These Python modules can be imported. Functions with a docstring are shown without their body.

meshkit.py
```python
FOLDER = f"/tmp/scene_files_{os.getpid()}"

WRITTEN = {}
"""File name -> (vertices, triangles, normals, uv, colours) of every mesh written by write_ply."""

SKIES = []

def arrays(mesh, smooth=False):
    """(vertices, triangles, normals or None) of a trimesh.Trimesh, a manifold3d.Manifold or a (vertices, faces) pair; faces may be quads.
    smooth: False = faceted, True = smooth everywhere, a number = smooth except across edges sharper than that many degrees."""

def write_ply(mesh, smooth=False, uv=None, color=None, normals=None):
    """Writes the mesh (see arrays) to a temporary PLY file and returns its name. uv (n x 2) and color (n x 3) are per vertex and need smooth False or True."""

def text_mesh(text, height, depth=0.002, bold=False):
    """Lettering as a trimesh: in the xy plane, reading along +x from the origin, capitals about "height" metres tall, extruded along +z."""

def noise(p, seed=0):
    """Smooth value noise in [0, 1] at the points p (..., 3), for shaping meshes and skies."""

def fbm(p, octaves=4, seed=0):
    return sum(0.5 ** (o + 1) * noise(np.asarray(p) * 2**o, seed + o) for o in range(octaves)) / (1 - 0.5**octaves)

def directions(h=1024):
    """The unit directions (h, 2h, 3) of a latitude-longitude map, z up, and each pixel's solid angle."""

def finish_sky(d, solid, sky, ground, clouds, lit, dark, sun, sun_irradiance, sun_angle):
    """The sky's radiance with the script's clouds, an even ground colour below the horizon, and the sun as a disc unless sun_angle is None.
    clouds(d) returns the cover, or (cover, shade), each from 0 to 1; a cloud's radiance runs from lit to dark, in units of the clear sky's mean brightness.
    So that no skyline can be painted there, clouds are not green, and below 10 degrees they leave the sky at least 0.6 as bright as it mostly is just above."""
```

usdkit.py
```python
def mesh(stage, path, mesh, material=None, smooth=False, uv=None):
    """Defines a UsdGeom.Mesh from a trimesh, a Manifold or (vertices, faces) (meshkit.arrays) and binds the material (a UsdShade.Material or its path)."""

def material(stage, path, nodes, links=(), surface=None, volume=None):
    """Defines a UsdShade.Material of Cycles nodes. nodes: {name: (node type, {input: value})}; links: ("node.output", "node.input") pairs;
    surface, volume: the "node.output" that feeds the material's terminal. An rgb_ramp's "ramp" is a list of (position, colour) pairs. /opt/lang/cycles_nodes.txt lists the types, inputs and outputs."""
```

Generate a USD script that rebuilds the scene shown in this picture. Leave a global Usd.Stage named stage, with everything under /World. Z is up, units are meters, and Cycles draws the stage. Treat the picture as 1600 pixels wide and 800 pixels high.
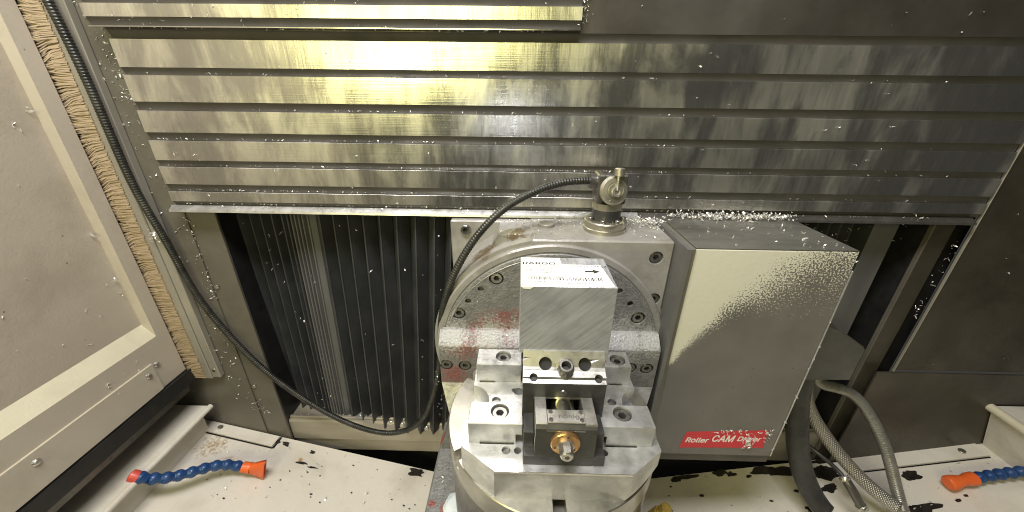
import math, random
import numpy as np, trimesh, manifold3d, usdkit, meshkit
from manifold3d import Manifold, CrossSection
from shapely.geometry import Polygon
from shapely.geometry.polygon import orient
from pxr import Usd, UsdGeom, UsdLux, UsdShade, Sdf, Gf

stage = Usd.Stage.CreateInMemory()
UsdGeom.SetStageUpAxis(stage, UsdGeom.Tokens.z)
UsdGeom.SetStageMetersPerUnit(stage, 1.0)
UsdGeom.Xform.Define(stage, '/World')
UsdGeom.Scope.Define(stage, '/World/Looks')
rng = np.random.default_rng(7)

# ------------------------------------------------------------------ camera
PITCH, YAW, ROLL, FPX = 0.4258, 0.01639, 0.01146, 565.0
cp, sp, cy, sy = math.cos(PITCH), math.sin(PITCH), math.cos(YAW), math.sin(YAW)
fw = np.array([-sy*cp, cy*cp, -sp]); rt = np.array([cy, sy, 0]); up = np.cross(rt, fw)
rt, up = math.cos(ROLL)*rt + math.sin(ROLL)*up, -math.sin(ROLL)*rt + math.cos(ROLL)*up
cam = UsdGeom.Camera.Define(stage, '/World/camera')
cam.AddTransformOp().Set(Gf.Matrix4d(*rt, 0, *up, 0, *(-fw), 0, 0, 0, 0, 1))
cam.CreateHorizontalApertureAttr(36.0); cam.CreateVerticalApertureAttr(18.0)
cam.CreateFocalLengthAttr(36.0*FPX/1600); cam.CreateClippingRangeAttr(Gf.Vec2f(0.01, 50))
cam.CreateExposureAttr(0.0)

# ------------------------------------------------------------------ light
def rect_light(name, pos, aim, w, h, inten, col):
    l = UsdLux.RectLight.Define(stage, '/World/'+name)
    l.CreateWidthAttr(w); l.CreateHeightAttr(h); l.CreateIntensityAttr(inten); l.CreateColorAttr(Gf.Vec3f(*col))
    p, a = np.array(pos, float), np.array(aim, float)
    z = (p-a)/np.linalg.norm(p-a); u = np.array([0, 0, 1.0]) if abs(z[2]) < .95 else np.array([0, 1.0, 0])
    x = np.cross(u, z); x /= np.linalg.norm(x); y = np.cross(z, x)
    l.AddTransformOp().Set(Gf.Matrix4d(*x, 0, *y, 0, *z, 0, *p, 1))
    return l
rect_light('machine_lamp', (-.56, -.60, .12), (-.27, .6, .03), .13, .13, 36.0, (1, .945, .38))
rect_light('shop_light', (-.50, -.95, .40), (-.25, .6, -.1), .95, .45, 6.4, (1, .94, .40))
rect_light('overhead_lamp', (-.20, .06, .85), (-.12, .34, -.4), .75, .30, 31.0, (1, .97, .965))
rect_light('white_lamp', (-.05, -.45, -.09), (-.02, .6, -.09), .05, .05, 30.0, (.95, .97, 1))
dome = UsdLux.DomeLight.Define(stage, '/World/room_light')
usdkit.material(stage, '/World/Looks/room', {'b': ('background_shader', {'color': (1, .95, .88), 'strength': .046})}, surface='b.background')
UsdShade.MaterialBindingAPI.Apply(dome.GetPrim()).Bind(UsdShade.Material.Get(stage, '/World/Looks/room'))

# ------------------------------------------------------------------ materials
M = {}
def pmat(name, c1, c2=None, rough=.5, rvar=.15, metal=0.0, scale=12, stretch=(1, 1, 1), bump=0.0, bscale=200, bstretch=None, lo=.35, hi=.65, detail=5, spec=.5, extra=None, coat=0, aniso=0):
    """principled with two noise-mixed tones, uneven gloss and fine relief"""
    c2 = c2 or tuple(min(1, x*1.25) for x in c1)
    n = {'g': ('geometry', {}), 'm': ('mapping', {'scale': stretch}), 'n': ('noise_texture', {'scale': scale, 'detail': detail, 'roughness': .6}),
         'r': ('rgb_ramp', {'ramp': [(0, c1), (lo, c1), (hi, c2), (1, c2)]}),
         'n2': ('noise_texture', {'scale': scale*2.3, 'detail': 4}), 'mr': ('map_range', {'from_min': .3, 'from_max': .7, 'to_min': max(.03, rough-rvar), 'to_max': min(1, rough+rvar)}),
         'p': ('principled_bsdf', {'metallic': metal, 'specular_ior_level': spec, 'coat_weight': coat, 'anisotropic': aniso})}
    l = [('g.position', 'm.vector'), ('m.vector', 'n.vector'), ('n.fac', 'r.fac'), ('m.vector', 'n2.vector'), ('n2.fac', 'mr.value'), ('mr.result', 'p.roughness')]
    col = 'r.color'
    if extra:
        en, el, col = extra(col); n.update(en); l += el
    l.append((col, 'p.base_color'))
    if bump:
        n['bm'] = ('mapping', {'scale': bstretch or stretch}); n['bn'] = ('noise_texture', {'scale': bscale, 'detail': 3}); n['bp'] = ('bump', {'strength': 1.0, 'distance': bump})
        l += [('g.position', 'bm.vector'), ('bm.vector', 'bn.vector'), ('bn.fac', 'bp.height'), ('bp.normal', 'p.normal')]
    if aniso:
        n['tg'] = ('combine_xyz', {'x': 1.0, 'y': 0.0, 'z': 0.0}); l.append(('tg.vector', 'p.tangent'))
    M[name] = usdkit.material(stage, '/World/Looks/'+name, n, l, surface='p.BSDF')
    return M[name]

def patch(spots, colour, noise_scale=40, thr=.5, soft=.06, tag='k'):
    """stains with a place of their own: spots = [(centre, radius)], broken up by noise"""
    def f(col):
        n, l, prev = {}, [('g.position', tag+'n.vector')], None
        n[tag+'n'] = ('noise_texture', {'scale': noise_scale, 'detail': 6, 'roughness': .7})
        for i, (c, r) in enumerate(spots):
            d, s, = f'{tag}d{i}', f'{tag}s{i}'
            n[d] = ('vector_math', {'math_type': 'distance', 'vector2': c}); n[s] = ('map_range', {'from_min': 0, 'from_max': r, 'to_min': 1, 'to_max': 0, 'clamp': True})
            l += [('g.position', d+'.vector1'), (d+'.value', s+'.value')]
            if prev:
                n[tag+f'x{i}'] = ('math', {'math_type': 'maximum'}); l += [(prev, tag+f'x{i}.value1'), (s+'.result', tag+f'x{i}.value2')]; prev = tag+f'x{i}.value'
            else: prev = s+'.result'
        n[tag+'a'] = ('math', {'math_type': 'multiply_add', 'value2': .55}); l += [(prev, tag+'a.value1'), (tag+'n.fac', tag+'a.value3')]
        n[tag+'t'] = ('map_range', {'from_min': thr+.3-soft, 'from_max': thr+.3+soft, 'to_min': 0, 'to_max': 1, 'clamp': True})
        n[tag+'m'] = ('mix', {'color2': colour})
        l += [(tag+'a.value', tag+'t.value'), (tag+'t.result', tag+'m.fac'), (col, tag+'m.color1')]
        return n, l, tag+'m.color'
    return f
def specks(scale, size, colour, tag='sp', cover=.5):
    """small specks of dirt, thinned out by a slow noise"""
    def f(col):
        n = {tag+'v': ('voronoi_texture', {'scale': scale}), tag+'a': ('map_range', {'from_min': size*.6, 'from_max': size, 'to_min': 1, 'to_max': 0, 'clamp': True}), tag+'n': ('noise_texture', {'scale': scale*.23, 'detail': 3}),
             tag+'b': ('map_range', {'from_min': cover, 'from_max': cover+.04, 'to_min': 0, 'to_max': 1, 'clamp': True}), tag+'c': ('math', {'math_type': 'multiply'}), tag+'m': ('mix', {'color2': colour})}
        l = [('g.position', tag+'v.vector'), (tag+'v.distance', tag+'a.value'), ('g.position', tag+'n.vector'), (tag+'n.fac', tag+'b.value'), (tag+'a.result', tag+'c.value1'), (tag+'b.result', tag+'c.value2'), (tag+'c.value', tag+'m.fac'), (col, tag+'m.color1')]
        return n, l, tag+'m.color'
    return f
def smudge(scale, colour, lo=.5, hi=.75, tag='sg', amount=.6):
    """broad soft grime"""
    def f(col):
        n = {tag+'n': ('noise_texture', {'scale': scale, 'detail': 6, 'roughness': .65, 'distortion': .4}), tag+'b': ('map_range', {'from_min': lo, 'from_max': hi, 'to_min': 0, 'to_max': amount, 'clamp': True}), tag+'m': ('mix', {'color2': colour})}
        return n, [('g.position', tag+'n.vector'), (tag+'n.fac', tag+'b.value'), (tag+'b.result', tag+'m.fac'), (col, tag+'m.color1')], tag+'m.color'
    return f
def chain(*fs):
    def f(col):
        n, l = {}, []
        for g in fs:
            a, b, col = g(col); n.update(a); l += b
        return n, l, col
    return f

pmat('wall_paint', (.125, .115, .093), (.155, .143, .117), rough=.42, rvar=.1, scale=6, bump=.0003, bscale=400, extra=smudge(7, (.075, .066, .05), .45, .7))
pmat('wall_paint_shaded', (.050, .043, .031), (.072, .063, .046), rough=.42, rvar=.1, scale=6, bump=.0003, bscale=400, extra=smudge(7, (.028, .023, .016), .42, .66, amount=.8))  # same wall paint, with the fall-off of light to the right painted in
pmat('door_paint', (.50, .45, .37), (.56, .51, .42), rough=.42, rvar=.1, scale=5, bump=.0002, bscale=300, extra=chain(smudge(5, (.30, .26, .19)), specks(46, .05, (.12, .10, .07))))
pmat('door_panel_paint', (.46, .405, .33), (.52, .46, .38), rough=.5, rvar=.1, scale=5, bump=.0003, bscale=260, extra=chain(smudge(6, (.30, .26, .19)), specks(40, .06, (.14, .115, .08), cover=.46)))
pmat('cream_paint', (.62, .58, .44), (.68, .63, .48), rough=.45, scale=9, bump=.0002, bscale=300, extra=chain(smudge(8, (.42, .38, .26)), specks(60, .05, (.15, .12, .08))))
pmat('floor_paint', (.70, .66, .585), (.76, .72, .64), rough=.36, rvar=.1, scale=4, bump=.0003, bscale=120,
     extra=chain(patch([((-.69, .56, -.745), .09), ((-.64, .53, -.76), .07)], (.40, .29, .19), 150, .68, .08, 'ka'), patch([((-.505, .572, -.80), .012)], (.45, .22, .02), 90, .56, .04, 'kb'), smudge(7, (.45, .41, .33), .48, .72), specks(70, .045, (.14, .12, .10), cover=.5)))
pmat('wiper_rubber', (.060, .056, .048), (.088, .082, .072), rough=.42, rvar=.12, scale=10, stretch=(1, 1, 1))
pmat('strip_metal', (.34, .32, .27), (.42, .40, .34), rough=.4, metal=.4, scale=10, stretch=(1, 1, .3))
pmat('rubber', (.012, .012, .012), (.02, .02, .02), rough=.45, scale=20)
pmat('black_fabric', (.030, .032, .034), (.050, .052, .055), rough=.42, rvar=.1, scale=14, bump=.0002, bscale=500)
pmat('black_fabric_lit', (.085, .085, .083), (.12, .12, .117), rough=.6, rvar=.1, scale=30, stretch=(1, 1, .15))  # lighter copy of the bellows fabric, light on the folds painted in
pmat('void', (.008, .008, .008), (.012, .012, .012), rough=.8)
pmat('sill_steel', (.36, .33, .27), (.44, .40, .33), rough=.40, metal=.35, scale=8, stretch=(.4, 1, 2), bump=.0002)
pmat('cast_paint', (.135, .134, .128), (.20, .198, .19), rough=.36, rvar=.14, scale=120, bump=.0016, bscale=260,
     extra=chain(patch([((-.05, .47, -.350), .06), ((-.02, .48, -.34), .065), ((-.10, .455, -.42), .05), ((-.085, .46, -.365), .055), ((-.005, .455, -.355), .05)], (.21, .085, .075), 120, .55, .11, 'ra'),
                 patch([((-.04, .467, -.353), .06), ((.01, .467, -.353), .06), ((.17, .467, -.353), .075), ((-.10, .467, -.353), .055), ((.21, .467, -.353), .05)], (.36, .36, .34), 260, .52, .09, 'rb'),
                 patch([((-.118, .33, -.55), .015), ((-.098, .325, -.55), .018), ((-.122, .44, -.55), .03), ((.03, .50, -.2), .05)], (.20, .06, .05), 60, .54, .05, 'rc')))
pmat('housing_paint', (.275, .265, .245), (.335, .325, .30), rough=.29, rvar=.12, scale=14, bump=.0005, bscale=110,
     extra=chain(smudge(11, (.15, .135, .11), .46, .70, amount=.7), patch([((0.0, .53, -.205), .05), ((-.05, .52, -.23), .05)], (.15, .11, .07), 50, .55, .05, 'ha')))
pmat('worn_silver', (.50, .49, .46), (.24, .23, .21), rough=.42, rvar=.12, metal=.5, scale=35, bump=.0008, bscale=150)
pmat('alu_machined', (.46, .46, .45), (.66, .66, .65), rough=.36, rvar=.14, metal=.75, scale=26, bump=.00012, bscale=500, bstretch=(.2, 1, 1))
pmat('alu_face', (.62, .60, .56), (.70, .68, .64), rough=.36, rvar=.1, metal=.8, scale=16, stretch=(1, 1, .5), bump=.00015, bscale=420, bstretch=(1, 1, .15))
pmat('steel_ground', (.58, .56, .52), (.66, .64, .60), rough=.30, rvar=.12, metal=.9, scale=18, bump=.0001, bscale=420, bstretch=(.1, 1, 1))
pmat('platter_steel', (.34, .33, .28), (.46, .44, .38), rough=.32, rvar=.1, metal=.85, scale=14)
pmat('steel_olive', (.42, .40, .32), (.50, .47, .38), rough=.35, rvar=.1, metal=.85, scale=12)
pmat('steel_shiny', (.70, .69, .66), (.62, .61, .58), rough=.16, rvar=.06, metal=1, scale=30)
pmat('jaw_steel', (.40, .39, .36), (.52, .51, .48), rough=.36, rvar=.12, metal=.85, scale=40, bump=.0001, bscale=400, bstretch=(.1, 1, 1))
pmat('steel_dark', (.13, .125, .115), (.19, .18, .165), rough=.34, rvar=.1, metal=.7, scale=20, bump=.0002, bscale=300)
pmat('black_oxide', (.055, .054, .052), (.105, .103, .098), rough=.34, rvar=.1, metal=.55, scale=22, bump=.0001, bscale=350)
pmat('bolt_steel', (.30, .29, .27), (.42, .41, .38), rough=.28, rvar=.1, metal=.9, scale=40)
pmat('zinc', (.60, .59, .54), (.70, .68, .62), rough=.3, metal=.9, scale=40)
pmat('hole_black', (.006, .006, .006), (.01, .01, .01), rough=.5)
pmat('bronze', (.62, .36, .15), (.72, .45, .20), rough=.30, metal=.85, scale=60)
pmat('brass', (.62, .45, .10), (.7, .5, .14), rough=.3, metal=.8, scale=40)
pmat('label_paper', (.82, .81, .76), (.86, .85, .80), rough=.55, scale=30)
pmat('print_black', (.02, .02, .02), (.03, .03, .03), rough=.6)
pmat('print_grey', (.35, .35, .33), (.42, .42, .40), rough=.6)
pmat('sticker_red', (.60, .015, .03), (.66, .02, .035), rough=.35, scale=40)
pmat('sticker_white', (.85, .83, .80), (.88, .86, .83), rough=.4)
pmat('hose_blue', (.012, .05, .17), (.02, .07, .21), rough=.35, scale=40)
pmat('hose_orange', (.80, .13, .025), (.86, .16, .03), rough=.4, scale=40)
pmat('hose_red', (.62, .07, .05), (.66, .09, .06), rough=.4, scale=40)
pmat('hose_black', (.025, .025, .025), (.05, .05, .048), rough=.42, scale=25, bump=.0006, bscale=160)
pmat('hose_grey', (.26, .255, .235), (.36, .35, .33), rough=.34, rvar=.1, metal=.6, scale=30, bump=.0002, bscale=400)
pmat('cable_armour', (.030, .030, .028), (.065, .065, .058), rough=.34, metal=.5, scale=40)
pmat('chip_alu', (.90, .89, .86), (.82, .81, .78), rough=.25, metal=.55, scale=120)
pmat('silicone', (.55, .62, .64), (.62, .68, .70), rough=.4, scale=60)
pmat('cover_top_paint', (.075, .072, .062), (.14, .136, .118), rough=.34, rvar=.14, scale=7, stretch=(1, 2.5, 1), bump=.0003, bscale=120)
pmat('junction_paint', (.060, .058, .055), (.085, .083, .08), rough=.36, scale=12)
pmat('box_grey', (.115, .112, .108), (.15, .147, .14), rough=.4, scale=10)
# stainless way covers: brushed along x, wiped with vertical smears and oily patches
def steel_cover(name, tint):
    n = {'g': ('geometry', {}),
         'm1': ('mapping', {'scale': (75, 60, 5)}), 'n1': ('noise_texture', {'scale': 1, 'detail': 6, 'roughness': .65}),
         'm2': ('mapping', {'scale': (15, 4, 5)}), 'n2': ('noise_texture', {'scale': 1, 'detail': 6, 'roughness': .6, 'distortion': .35}),
         'm3': ('mapping', {'scale': (6, 200, 700)}), 'n3': ('noise_texture', {'scale': 1, 'detail': 3}),
         'm4': ('mapping', {'scale': (2.2, 3, 6), 'location': (3.1, .7, 5.2)}), 'n4': ('noise_texture', {'scale': 1, 'detail': 3, 'distortion': .6}),
         'sm': ('map_range', {'from_min': .43, 'from_max': .58, 'to_min': 0, 'to_max': 1, 'clamp': True}),
         'ss': ('map_range', {'from_min': .42, 'from_max': .62, 'to_min': .4, 'to_max': 1.15, 'clamp': True}),
         'hs': ('math', {'math_type': 'multiply'}),
         'ra': ('math', {'math_type': 'multiply_add', 'value2': .10, 'value3': .15}), 'rb': ('math', {'math_type': 'multiply_add', 'value2': .26}),
         'cr': ('rgb_ramp', {'ramp': [(0, tuple(.50*t for t in tint)), (.5, tuple(.63*t for t in tint)), (1, tuple(.76*t for t in tint))]}),
         'b1': ('bump', {'strength': 1, 'distance': .0006}), 'b2': ('bump', {'strength': 1, 'distance': .00010}),
         'tg': ('combine_xyz', {'x': 1.0, 'y': 0.0, 'z': 0.0}),
         'p': ('principled_bsdf', {'metallic': .96, 'anisotropic': .5})}
    l = [('g.position', f'm{k}.vector') for k in (1, 2, 3, 4)] + [(f'm{k}.vector', f'n{k}.vector') for k in (1, 2, 3, 4)]
    l += [('n2.fac', 'sm.value'), ('n4.fac', 'ss.value'), ('n1.fac', 'hs.value1'), ('ss.result', 'hs.value2'), ('sm.result', 'ra.value1'), ('hs.value', 'rb.value1'), ('ra.value', 'rb.value3'), ('rb.value', 'p.roughness'),
          ('sm.result', 'cr.fac'), ('cr.color', 'p.base_color'), ('hs.value', 'b1.height'), ('b1.normal', 'b2.normal'), ('n3.fac', 'b2.height'), ('b2.normal', 'p.normal'), ('tg.vector', 'p.tangent')]
    M[name] = usdkit.material(stage, '/World/Looks/'+name, n, l, surface='p.BSDF')
steel_cover('way_steel', (1, .98, .93))
pmat('way_steel_dull', (.065, .058, .047), (.14, .13, .115), rough=.36, rvar=.14, metal=.5, scale=3.5, bump=.0003, bscale=60)
# motor cover paint: cream above, grey below, the border broken into speckles
def cover_paint():
    n = {'g': ('geometry', {}), 's': ('separate_xyz', {}), 'u': ('map_range', {'from_min': .465, 'from_max': .245, 'to_min': 0, 'to_max': 1, 'clamp': True}), 'pw': ('math', {'math_type': 'power', 'value2': 1.9}),
         'a': ('math', {'math_type': 'multiply_add', 'value2': .185, 'value3': .202}), 'b': ('math', {'math_type': 'add'}),
         'n1': ('noise_texture', {'scale': 400, 'detail': 2, 'roughness': .6}), 'n2': ('noise_texture', {'scale': 16, 'detail': 3}), 'n4': ('noise_texture', {'scale': 110, 'detail': 2}),
         'w': ('math', {'math_type': 'multiply_add', 'value2': 2.3, 'value3': -.53}), 'c': ('math', {'math_type': 'subtract', 'value2': .5}), 'd': ('math', {'math_type': 'multiply'}), 'e': ('math', {'math_type': 'add'}),
         'f': ('math', {'math_type': 'multiply_add', 'value2': .06, 'value3': -.03}), 'h': ('math', {'math_type': 'add'}),
         't': ('map_range', {'from_min': -.006, 'from_max': .006, 'to_min': 0, 'to_max': 1, 'clamp': True}),
         'gr': ('rgb_ramp', {'ramp': [(.3, (.128, .122, .110)), (.7, (.165, .155, .145))]}), 'm': ('mix', {'color2': (.66, .645, .545)}),
         'sp': ('voronoi_texture', {'scale': 70}), 'st': ('map_range', {'from_min': .06, 'from_max': .10, 'to_min': 1, 'to_max': 0, 'clamp': True}), 'sn': ('map_range', {'from_min': .55, 'from_max': .6, 'to_min': 0, 'to_max': 1, 'clamp': True}), 'sm': ('math', {'math_type': 'multiply'}), 'm2': ('mix', {'color2': (.05, .045, .04)}),
         'bp': ('bump', {'strength': 1, 'distance': .0003}), 'rg': ('map_range', {'from_min': 0, 'from_max': 1, 'to_min': .32, 'to_max': .5}), 'p': ('principled_bsdf', {})}
    l = [('g.position', 's.vector'), ('s.x', 'u.value'), ('u.result', 'pw.value1'), ('pw.value', 'a.value1'), ('a.value', 'b.value1'), ('s.z', 'b.value2'), ('g.position', 'n1.vector'), ('g.position', 'n2.vector'), ('g.position', 'n4.vector'),
         ('s.x', 'w.value1'), ('n1.fac', 'c.value1'), ('c.value', 'd.value1'), ('w.value', 'd.value2'), ('d.value', 'e.value1'), ('b.value', 'e.value2'),
         ('n2.fac', 'f.value1'), ('f.value', 'h.value1'), ('e.value', 'h.value2'), ('h.value', 't.value'), ('t.result', 'm.fac'), ('n2.fac', 'gr.fac'), ('gr.color', 'm.color1'),
         ('g.position', 'sp.vector'), ('sp.distance', 'st.value'), ('n2.fac', 'sn.value'), ('st.result', 'sm.value1'), ('sn.result', 'sm.value2'), ('sm.value', 'm2.fac'), ('m.color', 'm2.color1'), ('m2.color', 'p.base_color'),
         ('t.result', 'rg.value'), ('rg.result', 'p.roughness'), ('n4.fac', 'bp.height'), ('bp.normal', 'p.normal')]
    M['cover_paint'] = usdkit.material(stage, '/World/Looks/cover_paint', n, l, surface='p.BSDF')
cover_paint()
# fly-cut workpiece face: slanting tool marks
def flycut():
    n = {'g': ('geometry', {}), 'm': ('mapping', {'mapping_type': 'point', 'rotation': (0, .75, 0), 'scale': (1, 1, 1)}), 'm1': ('mapping', {'scale': (14, 20, 300)}), 'n1': ('noise_texture', {'scale': 1, 'detail': 5, 'roughness': .7, 'distortion': .15}),
         'n2': ('noise_texture', {'scale': 26, 'detail': 3}), 'rr': ('map_range', {'from_min': .3, 'from_max': .7, 'to_min': .24, 'to_max': .5}),
         'cr': ('rgb_ramp', {'ramp': [(.30, (.46, .47, .50)), (.5, (.70, .715, .75)), (.68, (.88, .89, .92))]}), 'bp': ('bump', {'strength': 1, 'distance': .00022}), 'p': ('principled_bsdf', {'metallic': .75, 'anisotropic': 0.0})}
    l = [('g.position', 'm.vector'), ('m.vector', 'm1.vector'), ('m1.vector', 'n1.vector'), ('g.position', 'n2.vector'), ('n2.fac', 'rr.value'), ('rr.result', 'p.roughness'), ('n1.fac', 'cr.fac'), ('cr.color', 'p.base_color'), ('n1.fac', 'bp.height'), ('bp.normal', 'p.normal')]
    M['flycut_alu'] = usdkit.material(stage, '/World/Looks/flycut_alu', n, l, surface='p.BSDF')
flycut()
# bristles, toned per clump
M['bristle'] = usdkit.material(stage, '/World/Looks/bristle', {'g': ('geometry', {}), 'r': ('rgb_ramp', {'ramp': [(0, (.46, .36, .25)), (.25, (.68, .55, .40)), (1, (.86, .74, .58))]}), 'p': ('principled_bsdf', {'roughness': .5})},
    [('g.random_per_island', 'r.fac'), ('r.color', 'p.base_color')], surface='p.BSDF')
# steel braid
M['braid'] = usdkit.material(stage, '/World/Looks/braid', {'u': ('attribute', {'attribute': 'st'}), 'm': ('mapping', {'scale': (1, 1, 1)}), 'w1': ('wave_texture', {'wave_type': 'bands', 'bands_direction': 'diagonal', 'scale': 2.6}), 'mm': ('mapping', {'scale': (-1, 1, 1)}),
    'w2': ('wave_texture', {'wave_type': 'bands', 'bands_direction': 'diagonal', 'scale': 2.6}), 'x': ('math', {'math_type': 'multiply'}), 'r': ('rgb_ramp', {'ramp': [(0, (.30, .29, .26)), (.4, (.62, .60, .55))]}), 'bp': ('bump', {'strength': 1, 'distance': .001}), 'p': ('principled_bsdf', {'metallic': .8, 'roughness': .3})},
    [('u.vector', 'm.vector'), ('m.vector', 'w1.vector'), ('u.vector', 'mm.vector'), ('mm.vector', 'w2.vector'), ('w1.fac', 'x.value1'), ('w2.fac', 'x.value2'), ('x.value', 'r.fac'), ('r.color', 'p.base_color'), ('x.value', 'bp.height'), ('bp.normal', 'p.normal')], surface='p.BSDF')

# ------------------------------------------------------------------ scene helpers
used = {}
def numbered(parent, name):
    k = used.get((parent, name), 0); used[(parent, name)] = k + 1
    return name if k == 0 else f'{name}_{k:03d}'
def tag(p, label=None, category=None, group=None, kind=None):
    for k, v in (('label', label), ('category', category), ('group', group), ('kind', kind)):
        if v: p.SetCustomDataByKey(k, v)
    return p
class T:
    """a thing: an Xform at its base; part() adds meshes given in scene coordinates"""
    def __init__(s, name, base, label=None, category=None, group=None, kind=None):
        s.path = '/World/' + numbered('/World', name); s.base = np.array(base, float)
        x = UsdGeom.Xform.Define(stage, s.path); x.AddTranslateOp().Set(Gf.Vec3d(*map(float, base)))
        s.prim = tag(x.GetPrim(), label, category, group, kind)
    def part(s, name, mesh, mat, parent=None, smooth=30, label=None, kind=None, uv=None):
        v, f, _ = meshkit.arrays(mesh, False)
        par = parent or s.path
        path = par + '/' + numbered(par, name)
        m = usdkit.mesh(stage, path, trimesh.Trimesh(v - s.base, f, process=False), M[mat], smooth=(True if uv is not None else smooth), uv=uv)
        tag(m.GetPrim(), label, kind=kind)
        return path
def xs(poly):
    return CrossSection([np.array(orient(Polygon(poly)).exterior.coords)[:-1]])
def px(poly_yz, x0, x1):
    return xs(poly_yz).extrude(x1-x0).transform(np.array([[0, 0, 1, x0], [1, 0, 0, 0], [0, 1, 0, 0]], float))
def py(poly_xz, y0, y1):
    return xs(poly_xz).extrude(y1-y0).transform(np.array([[1, 0, 0, 0], [0, 0, -1, y1], [0, 1, 0, 0]], float))
def pz(poly_xy, z0, z1):
    return xs(poly_xy).extrude(z1-z0).translate((0, 0, z0))
def box(x0, x1, y0, y1, z0, z1, c=0.0):
    x0, x1 = sorted((x0, x1)); y0, y1 = sorted((y0, y1)); z0, z1 = sorted((z0, z1))
    if c <= 0:
        return Manifold.cube((x1-x0, y1-y0, z1-z0)).translate((x0, y0, z0))
    p = []
    for a, b, d in ((c, c, 0), (c, 0, c), (0, c, c)):
        for i in (x0+a, x1-a):
            for j in (y0+b, y1-b):
                for k in (z0+d, z1-d): p.append((i, j, k))
    return Manifold.hull_points(np.array(p))
def align(d):
    d = np.array(d, float); d /= np.linalg.norm(d)
    u = np.array([0, 0, 1.0]) if abs(d[2]) < .9 else np.array([0, 1.0, 0])
    x = np.cross(u, d); x /= np.linalg.norm(x); y = np.cross(d, x)
    return np.stack([x, y, d], 1)
def cyl(p, d, h, r, r2=None, n=40, c=0.0):
    """cylinder from p along d, optional chamfer c at its far end"""
    m = Manifold.cylinder(h-c, r, r if r2 is None or c else r2, n)
    if c: m = m + Manifold.cylinder(c, r, r-c, n).translate((0, 0, h-c))
    return m.transform(np.column_stack([align(d), np.array(p, float)]))
def lathe(prof, p, d, n=40):
    """prof: (radius, height) pairs"""
    m = xs([(max(r, 0), h) for r, h in prof]).revolve(n)
    return m.transform(np.column_stack([align(d), np.array(p, float)]))
def smoothpath(pts, step=.004):
    from scipy.interpolate import CubicSpline
    p = np.array(pts, float); t = np.r_[0, np.cumsum(np.linalg.norm(np.diff(p, axis=0), axis=1)**.5)]
    cs = CubicSpline(t, p); d = cs(np.linspace(0, t[-1], 2000)); s = np.r_[0, np.cumsum(np.linalg.norm(np.diff(d, axis=0), axis=1))]
    k = max(2, int(s[-1]/step)); q = np.linspace(0, s[-1], k)
    return np.stack([np.interp(q, s, d[:, i]) for i in range(3)], 1), q
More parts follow.
